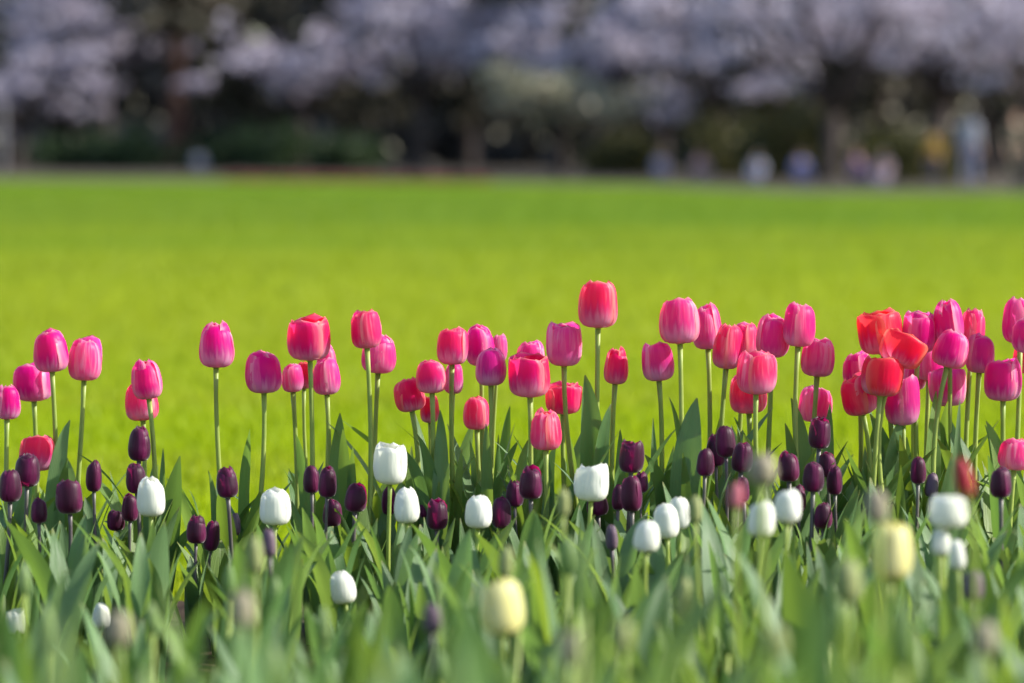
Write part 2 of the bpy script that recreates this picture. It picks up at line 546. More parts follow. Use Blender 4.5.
CH = "cherry trees in blossom beyond the lawn"
cherries = [
    (15, 172, 7.5, 3.4, 2.2, "pale cherry tree beside the white post at the frame's edge"),
    (110, 182, 9.5, 3.6, 6.2, "high crowned cherry tree above the dark gap in the wood"),
    (300, 168, 8.5, 4.2, 3.2, "cherry tree with a low drooping bough over dark green shrubs"),
    (420, 160, 9.0, 4.0, 3.8, "mauve cherry tree behind the strip of red bedding"),
    (600, 140, 8.5, 4.2, 3.0, "broad cherry tree overhanging the cream blossomed tree"),
    (715, 124, 8.0, 3.8, 2.7, "cherry tree behind the seated person in pale blue"),
    (830, 108, 7.6, 3.6, 2.5, "cherry tree arching over the seated person in pale pink"),
    (935, 112, 8.0, 3.6, 2.8, "cherry tree behind the child in a yellow top"),
    (1030, 92, 6.8, 3.0, 1.7, "bright low cherry tree beside the standing person in beige"),
]
for i, (px, d, h, sp, ba, lb) in enumerate(cherries):
    tree("cherry_tree", "tree", lb, CH, at_px(px, d), d, 100 + i, 'spread', h, sp, ba, 4300, 0.17 * d / 120)

EV = "dark evergreen trees behind the cherries"
evs = [
    (60, 190, 15, "evergreen tree behind the pale cherry beside the white post"),
    (232, 186, 16, "black green evergreen rising beside the red barked pine"),
    (352, 190, 14, "evergreen tree between the drooping cherry and the mauve cherry"),
    (470, 184, 15, "evergreen tree over the end of the red bedding strip"),
    (560, 176, 16, "evergreen tree behind the cream blossomed tree"),
    (660, 158, 14, "evergreen tree in the gap between two blossoming crowns above pale blue"),
    (770, 142, 13, "evergreen tree above the seated person in white"),
    (880, 134, 14, "evergreen tree above the seated person in pale pink"),
    (985, 126, 13, "evergreen tree rising over the standing person in grey"),
]
for i, (px, d, h, lb) in enumerate(evs):
    tree("evergreen_tree", "tree", lb, EV, at_px(px, d), d, 300 + i, 'cone', h, 3.4, 3.0, 5200, 0.34, None, M_EVERG, 0.3)

tree("pine_tree", "tree", "pine tree with a bare reddish trunk in the dark wood", None, at_px(176, 176), 176, 41, 'cone', 15, 3.2, 6.5, 3500, 0.3, M_BARKR, M_EVERG, 0.42)
# small shrubs in front of the wood
def shrub(name, label, group, px, d, w, h, seed, leaf, nleaf=2600, size=0.14):
    r = np.random.default_rng(seed)
    root = empty(name, (at_px(px, d), d, 0))
    tag(root, label, "shrub", group)
    s, c = MB(), MB()
    cs, ss = [], []
    for i in range(16):
        a, q = r.random() * 6.283, math.sqrt(r.random())
        e = Vector((math.cos(a) * w * q, math.sin(a) * w * q * .8, h * (0.35 + .6 * r.random()) * (1 - .35 * q)))
        s.tube([Vector((e.x * .1, e.y * .1, -.05)), e * .5 + Vector((0, 0, .1)), e], [.05, .035, .012], 5)
        for _ in range(nleaf // 16):
            f = 0.45 + .6 * r.random()
            cs.append(e * f + Vector(r.normal(size=3)) * .2 * h * .8)
            cs[-1].z = max(cs[-1].z, 0.05)
            ss.append(size * (0.6 + .8 * r.random()))
    c.quads(cs, ss, r, 1.1)
    s.build("stem", M_BARK, root)
    c.build("foliage", leaf, root)

for i, (px, w, h, lb) in enumerate([
        (70, 1.6, 1.7, "dark green shrub below the pale cherry tree"), (130, 1.8, 2.2, "dark green shrub in front of the reddish pine trunk"),
        (212, 1.5, 1.6, "low green shrub behind the seated person in white by the far edge"), (268, 1.8, 2.3, "taller green shrub under the drooping cherry bough"),
        (345, 1.5, 1.5, "dull green shrub behind the start of the red bedding")]):
    shrub("green_shrub", lb, "green shrubs at the edge of the wood", px, 171 - 0.02 * px, w, h, 500 + i, M_SHRUB)
tree("blossom_tree", "tree", "low cream blossomed tree at the lawn's edge under a mauve cherry", None, at_px(560, 134), 134, 520, 'spread', 4.4, 2.5, 1.5, 5200, 0.16, None, M_BLOSSOMG, 0.16)
for i, (px, d, w, h, lb) in enumerate([
        (615, 130, 1.3, 1.5, "brownish shrub beside the cream blossomed tree"), (722, 122, 1.3, 2.0, "olive shrub behind the person in dusty pink"),
        (795, 112, 1.2, 2.5, "tall olive shrub behind the person in blue"), (905, 100, 1.2, 1.6, "olive shrub behind the child in a yellow top")]):
    shrub("olive_shrub", lb, "olive shrubs at the edge of the wood", px, d, w, h, 540 + i, M_OLIVE)

# the wood behind everything, one dark mass
r = np.random.default_rng(77)
c = MB()
cs, ss = [], []
for _ in range(26000):
    x = (r.random() * 2 - 1) * 95
    d = 218 + r.random() * 10 - max(0.0, x) * 1.2
    top = 15 + 2.5 * math.sin(x * .35) + 1.5 * math.sin(x * .83 + 1) + r.normal() * .7
    cs.append(Vector((x, d, max(0.3, top * r.random()))))
    ss.append(0.75 * (0.6 + .8 * r.random()))
c.quads(cs, ss, r, 1.3)
tag(c.build("wood", M_WOOD), "dark wood closing off the park behind the blossoming trees", "wood", kind="stuff")

# pale post at the frame's edge and a low strip of red bedding
p = MB()
px0 = Vector((at_px(3, 164), 164, 0))
p.tube([Vector((0, 0, -.05)), Vector((0, 0, .2)), Vector((0, 0, 2.9)), Vector((0, 0, 3.0))], [.13, .10, .09, .04], 12)
o = p.build("park_post", M_BARKP, None, px0)
tag(o, "pale grey post at the far edge of the lawn below the pale cherry", "post")
r = np.random.default_rng(8)
c = MB()
cs, ss = [], []
for _ in range(2600):
    px = 225 + 265 * r.random()
    d = 0
    x = (px - 512) * 150 / F
    d = edge_y(x) + 0.4 + r.random() * .9
    cs.append(Vector((x * d / 150, d, 0.02 + .10 * r.random())))
    ss.append(.05)
c.quads(cs, ss, r, 1.3)
tag(c.build("flower_strip", M_REDFL), "thin strip of red bedding plants along the far lawn edge", "flowers", kind="stuff")


# ------------------------------------------------------------------ people at the far edge
def cloth(name, c):
    return mat_plain(name, tuple(q * .85 for q in c), c, 14, .85, .1)
M_SKIN = mat_plain("skin", (0.52, 0.31, 0.22), (0.58, 0.36, 0.26), 8, .55, .3)
M_HAIR = mat_plain("dark_hair", (0.015, 0.011, 0.010), (0.03, 0.022, 0.018), 30, .45, .4)
M_SHOE = mat_plain("shoe", (0.05, 0.05, 0.055), (0.08, 0.08, 0.085), 20, .5, .3)
M_EYE = mat_plain("eye", (0.02, 0.015, 0.012), (0.03, 0.02, 0.018), 20, .2, .5)
M_LIP = mat_plain("lip", (0.38, 0.13, 0.12), (0.42, 0.16, 0.14), 20, .4, .3)


def person(label, px, d, pose, top, low, s=1.0, face=0.0, hair='short', seed=0):
    root = empty("person", (at_px(px, d), d, 0), face)
    tag(root, label, "person", "people at the far edge of the lawn")
    st = pose == 'stand'
    J = {}
    if st:
        J = dict(pelvis=(0, 0, .93), waist=(0, 0, 1.06), chest=(0, 0, 1.27), collar=(0, .0, 1.41), neck=(0, -.01, 1.48), skull=(0, -.02, 1.58), crown=(0, -.01, 1.66))
        for sg, nm in ((-1, 'a'), (1, 'b')):
            k = .05 if sg > 0 else -.04
            J['hip' + nm] = (.09 * sg, 0, .88); J['knee' + nm] = (.10 * sg, -.02 + k, .49); J['ankle' + nm] = (.105 * sg, .02 + k * 1.6, .09); J['toe' + nm] = (.125 * sg, -.15 + k * 1.6, .035)
            J['shoulder' + nm] = (.165 * sg, 0, 1.38); J['elbow' + nm] = (.215 * sg, .03, 1.10); J['wrist' + nm] = (.225 * sg, -.06, .86); J['palm' + nm] = (.222 * sg, -.085, .79)
    else:
        J = dict(pelvis=(0, .04, .13), waist=(0, .05, .27), chest=(0, .02, .48), collar=(0, -.01, .62), neck=(0, -.03, .69), skull=(0, -.05, .79), crown=(0, -.04, .87))
        for sg, nm in ((-1, 'a'), (1, 'b')):
            J['hip' + nm] = (.095 * sg, 0, .13); J['knee' + nm] = (.16 * sg, -.36, .40); J['ankle' + nm] = (.12 * sg, -.48, .07); J['toe' + nm] = (.13 * sg, -.64, .035)
            J['shoulder' + nm] = (.165 * sg, -.01, .59); J['elbow' + nm] = (.23 * sg, -.12, .36); J['wrist' + nm] = (.17 * sg, -.31, .43); J['palm' + nm] = (.155 * sg, -.37, .445)
    RAD = dict(pelvis=.125, waist=.115, chest=.135, collar=.085, neck=.05, skull=.088, crown=.075, hip=.085, knee=.055, ankle=.040, toe=.032, shoulder=.06, elbow=.042, wrist=.028, palm=.034)
    E = [('pelvis', 'waist'), ('waist', 'chest'), ('chest', 'collar'), ('collar', 'neck'), ('neck', 'skull'), ('skull', 'crown')]
    for nm in 'ab':
        E += [('pelvis', 'hip' + nm), ('hip' + nm, 'knee' + nm), ('knee' + nm, 'ankle' + nm), ('ankle' + nm, 'toe' + nm),
              ('collar', 'shoulder' + nm), ('shoulder' + nm, 'elbow' + nm), ('elbow' + nm, 'wrist' + nm), ('wrist' + nm, 'palm' + nm)]
    keys = list(J)
    me = bpy.data.meshes.new("person_skeleton")
    me.from_pydata([Vector(J[k]) * s for k in keys], [(keys.index(a), keys.index(b)) for a, b in E], [])
    tmp = bpy.data.objects.new("person_skeleton", me)
    COL.objects.link(tmp)
    sk = tmp.modifiers.new("skin", 'SKIN')
    sub = tmp.modifiers.new("sub", 'SUBSURF'); sub.levels = 2
    for k, vv in zip(keys, me.skin_vertices[0].data):
        b = k if k in RAD else k[:-1]
        q = RAD[b] * s
        vv.radius = (q, q)
        vv.use_root = k == 'pelvis'
    dg = bpy.context.evaluated_depsgraph_get()
    body_me = bpy.data.meshes.new_from_object(tmp.evaluated_get(dg))
    bpy.data.objects.remove(tmp)
    b = MB()
    segs = [(Vector(J[a]) * s, Vector(J[c2]) * s, a, c2) for a, c2 in E]
    def region(p):
        best, bd = None, 9
        for a, c2, na, nb in segs:
            ab = c2 - a
            t = max(0, min(1, (p - a).dot(ab) / ab.length_squared))
            dd = (p - (a + ab * t)).length
            if dd < bd: bd, best = dd, (na, nb, t)
        na, nb, t = best
        if nb.startswith(('skull', 'crown')) or nb == 'neck' or nb.startswith('palm') or (nb.startswith('wrist') and t > .7): return 0
        if nb.startswith('toe') or (nb.startswith('ankle') and t > .93): return 3
        if nb.startswith(('hip', 'knee', 'ankle')) or (na == 'pelvis' and t < .25): return 2
        return 1
    b.v = [Vector(v.co) for v in body_me.vertices]
    for pl in body_me.polygons:
        b.f.append(tuple(pl.vertices)); b.uv.append([(0, 0)] * len(pl.vertices)); b.mi.append(region(Vector(pl.center)))
    bpy.data.meshes.remove(body_me)
    hd = Vector(J['skull']) * s
    b.ball(hd + Vector((0, -.098, -.004)) * s, .016 * s, .8, 1.1, 1.5, 8, 6, 0)            # nose
    for sg in (-1, 1):
        b.ball(hd + Vector((.085 * sg, 0, 0)) * s, .024 * s, .4, .8, 1.2, 8, 6, 0)         # ears
        b.ball(hd + Vector((.032 * sg, -.080, .02)) * s, .011 * s, 1.2, .6, .8, 8, 6, 4)   # eyes
        nm = 'a' if sg < 0 else 'b'
        pa, wr = Vector(J['palm' + nm]) * s, Vector(J['wrist' + nm]) * s
        dr = (pa - wr).normalized()
        sd = dr.cross(Vector((sg, 0, 0))).normalized()
        inn = Vector((-sg, 0, 0))
        for q in range(4):
            st0 = pa + sd * (q - 1.5) * .018 * s
            ln = (.075, .085, .08, .062)[q] * s
            b.tube([st0, st0 + dr * ln * .5 + inn * .004, st0 + dr * ln * .8 + inn * .016 * s, st0 + dr * ln + inn * .03 * s], [.009 * s, .0085 * s, .008 * s, .005 * s], 6, 0)
        th = pa - dr * .03 * s - sd * .02 * s
        b.tube([th, th - sd * .03 * s + dr * .02 * s + inn * .01 * s, th - sd * .035 * s + dr * .05 * s + inn * .015 * s], [.011 * s, .010 * s, .006 * s], 6, 0)
    b.ball(hd + Vector((0, -.078, -.048)) * s, .018 * s, 1.3, .5, .45, 8, 6, 5)            # mouth
    b.build("body", [M_SKIN, cloth("top_cloth", top), cloth("lower_cloth", low), M_SHOE, M_EYE, M_LIP], root)
    h = MB()
    hr = np.random.default_rng(seed)
    pts, uvs = [], []
    for j in range(9):
        th = 1.75 * j / 8
        for i in range(17):
            ph = 6.2832 * i / 16
            fr = max(0.0, -math.sin(ph))
            t2 = th * (1 - .48 * fr**2)
            rr = .106 * s * (1 + .02 * hr.normal())
            dz = -.16 * s * (j / 8)**2 * (1 - fr) if hair == 'long' else 0
            pts.append(hd + Vector((math.sin(t2) * math.cos(ph) * rr, math.sin(t2) * math.sin(ph) * rr + .014 * s, math.cos(t2) * rr + .032 * s + dz)))
            uvs.append((i / 16, j / 8))
    h.grid(pts, uvs, 16, 8)
    h.build("hair", M_HAIR, root)
    return root


person("person in a grey top and blue skirt standing at the lawn's edge", 969, 80, 'stand', (.42, .42, .47), (.20, .22, .34), .98, 2.6, 'long', 1)
person("person in a beige coat standing beside the tall bright cherry", 1014, 78, 'stand', (.15, .13, .095), (.11, .10, .075), .95, .5, 'short', 2)
person("child in a yellow top and dark trousers standing by the person in grey", 932, 84, 'stand', (.50, .28, .04), (.05, .05, .11), .74, -.5, 'short', 3)
person("person in a pale pink top sitting on the grass under the arching cherry", 883, 86, 'sit', (.33, .26, .30), (.28, .25, .33), .9, -.4, 'long', 4)
person("person in a dark purple top sitting near the person in pale pink", 855, 89, 'sit', (.12, .08, .17), (.08, .07, .12), .98, .7, 'short', 5)
person("person in blue sitting low on the grass before the tall olive shrub", 800, 92, 'sit', (.18, .20, .42), (.14, .15, .30), .92, .2, 'short', 6)
person("person in a bright white top sitting on the grass beyond the lawn", 757, 99, 'sit', (.46, .48, .58), (.20, .24, .38), .86, -.3, 'long', 7)
person("person in a dusty pink top sitting on the grass before an olive shrub", 699, 108, 'sit', (.42, .28, .31), (.16, .15, .20), .95, .4, 'long', 8)
person("person in a pale blue top sitting apart near the cream blossomed tree", 660, 114, 'sit', (.33, .37, .56), (.16, .18, .30), .92, .1, 'short', 9)
person("lone person in white sitting before the low green shrub", 199, 160, 'sit', (.62, .62, .66), (.35, .35, .42), 1.05, .3, 'short', 10)


# ------------------------------------------------------------------ tulips
VK = (0.0, 0.05, 0.13, 0.27, 0.45, 0.63, 0.80, 0.92, 1.0)
ZK = (0.0, 0.005, 0.045, 0.17, 0.37, 0.58, 0.79, 0.93, 1.0)


def petal_mesh(Rr, Hh, phi, inner, top, rnd, fringe=0.0, nu=8, nv=13, lean=0.0, point=0.5):
    b = MB()
    tp = top
    r1 = 0.99 - 0.06 * (1 - tp)
    RK = (0.10, 0.38, 0.70, 0.93, 1.0, r1 + .01 * tp, 0.80 + 0.17 * tp, 0.50 + 0.44 * tp, 0.10 + 0.80 * tp)
    amax = R(70 if not inner else 64) * rnd.uniform(.9, 1.06)
    hs = rnd.uniform(.86, 1.01) if not inner else rnd.uniform(.88, 1.02)
    edge = rnd.uniform(-.07, .09)
    w1, w2, w3 = rnd.uniform(0, 6.28), rnd.uniform(0, 6.28), rnd.uniform(.015, .04)
    skew = rnd.uniform(-.10, .10)
    sc = 0.87 if inner else 1.0
    fr = [rnd.uniform(-1, 1) for _ in range(64)]
    pts, uvs = [], []
    for j in range(nv + 1):
        v = j / nv
        r = Rr * spline(v, VK, RK) * sc
        z = Hh * hs * spline(v, VK, ZK)
        if v < .5: wv = .60 + .40 * math.sin(math.pi / 2 * v / .5)
        else:
            t = (v - .5) / .5
            wv = max(0.0, 1 - t**(2.4 + 2.2 * (1 - point)))**(.30 + .30 * point)
        wv = max(wv, .05)
        # keep the sheet width, not the angle, when the cup narrows
        a = amax * wv * (1.0 / max(.55, min(1.0, spline(v, VK, RK))))**.6
        for i in range(nu + 1):
            u = -1 + 2 * i / nu
            ang = phi + a * (u + skew * v * (1 - u * u))
            rr = r * (1 + edge * u * u * v - .035 * math.exp(-(u / .2)**2) * (1 - v) + w3 * math.sin(3.0 * u + w1) * v + w3 * .8 * math.sin(7 * v + w2 + 2 * u) * v)
            rr += lean * Rr * v**1.8
            zz = z - Hh * .03 * (u * u) * v
            if fringe and (j == nv or i in (0, nu)) and v > .4:
                zz += fringe * Hh * fr[(i * 7 + j * 3) % 64]
                rr += fringe * Rr * .8 * fr[(i * 5 + j * 11) % 64]
            pts.append(Vector((math.cos(ang) * rr, math.sin(ang) * rr, zz)))
            uvs.append((i / nu, v))
    b.grid(pts, uvs, nu, nv)
    return b


def flower(parent, at, axis, w, h, mat, top, rot, rnd, hot=0.0, pale=0.0, fringe=0.0, openness=0.0, point=.5):
    base = MB()
    Rr = w / 2 * 1.01
    base.ball((0, 0, h * .035), w * .12, 1, 1, .7, 10, 6)
    base.tube([(0, 0, 0), (0, 0, h * .2), (0, 0, h * .42), (0, 0, h * .45)], [w * .05, w * .055, w * .05, w * .075], 8)
    for q in range(6):
        a = q * math.pi / 3
        base.tube([(0, 0, h * .04), (math.cos(a) * w * .1, math.sin(a) * w * .1, h * .2), (math.cos(a) * w * .14, math.sin(a) * w * .14, h * .38)], [w * .012, w * .012, w * .025], 5)
    fl = base.build("flower", M_PISTIL, parent)
    fl.location = at
    fl.rotation_euler = axis.to_track_quat('Z', 'Y').to_euler()
    for q in range(6):
        inner = q >= 3
        phi = rot + (q % 3) * 2.0944 + (1.0472 if inner else 0) + rnd.uniform(-.12, .12)
        ln = rnd.uniform(-.04, .05) + openness * (rnd.uniform(.15, .65) if not inner else rnd.uniform(.0, .3))
        pm = petal_mesh(Rr * rnd.uniform(.97, 1.0), h, phi, inner, max(.04, (top * .62 if top < .58 else top - .07) + rnd.uniform(-.10, .10)), rnd, fringe, lean=ln, point=point)
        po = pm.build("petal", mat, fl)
        po["hot"] = float(min(1, max(0, hot + rnd.uniform(-.15, .25))))
        po["pale"] = float(min(1, max(0, pale + rnd.uniform(-.25, .25))))
    return fl


def leaf_mb(base, ctrl, tip, width, face, rnd, nu=6, nv=14):
    """lanceolate tulip leaf along a bowed line; face = heading its upper side turns to"""
    b = MB()
    fv = Vector((math.cos(face), math.sin(face), 0))
    tw = rnd.uniform(-.5, .5)
    fold = rnd.uniform(.25, .75)
    wa, wb = rnd.uniform(0, 6.28), rnd.uniform(.0, .22)
    pts, uvs = [], []
    for j in range(nv + 1):
        t = j / nv
        p = bez(base, ctrl, tip, t)
        tg = ((ctrl - base) * (1 - t) + (tip - ctrl) * t).normalized()
        sd = tg.cross(fv)
        if sd.length < .05: sd = Vector((-fv.y, fv.x, 0))
        sd.normalize()
        nr = sd.cross(tg).normalized()
        an = tw * t
        s2, n2 = sd * math.cos(an) + nr * math.sin(an), nr * math.cos(an) - sd * math.sin(an)
        if t < .38: wv = .50 + .50 * math.sin(math.pi / 2 * t / .38)
        else: wv = max(.03, (1 - min(1.0, (t - .38) / .62)**1.9))**.9
        hw = width / 2 * wv
        fl = fold * (1 - .75 * t)
        for i in range(nu + 1):
            u = -1 + 2 * i / nu
            off = hw * (abs(u)**1.4 * fl) + hw * wb * math.sin(9 * t + wa + (1.5 if u > 0 else 0)) * u * u
            pts.append(p + s2 * hw * u * (1 - .22 * fl) + n2 * off)
            uvs.append((i / nu, t))
    b.grid(pts, uvs, nu, nv)
    return b


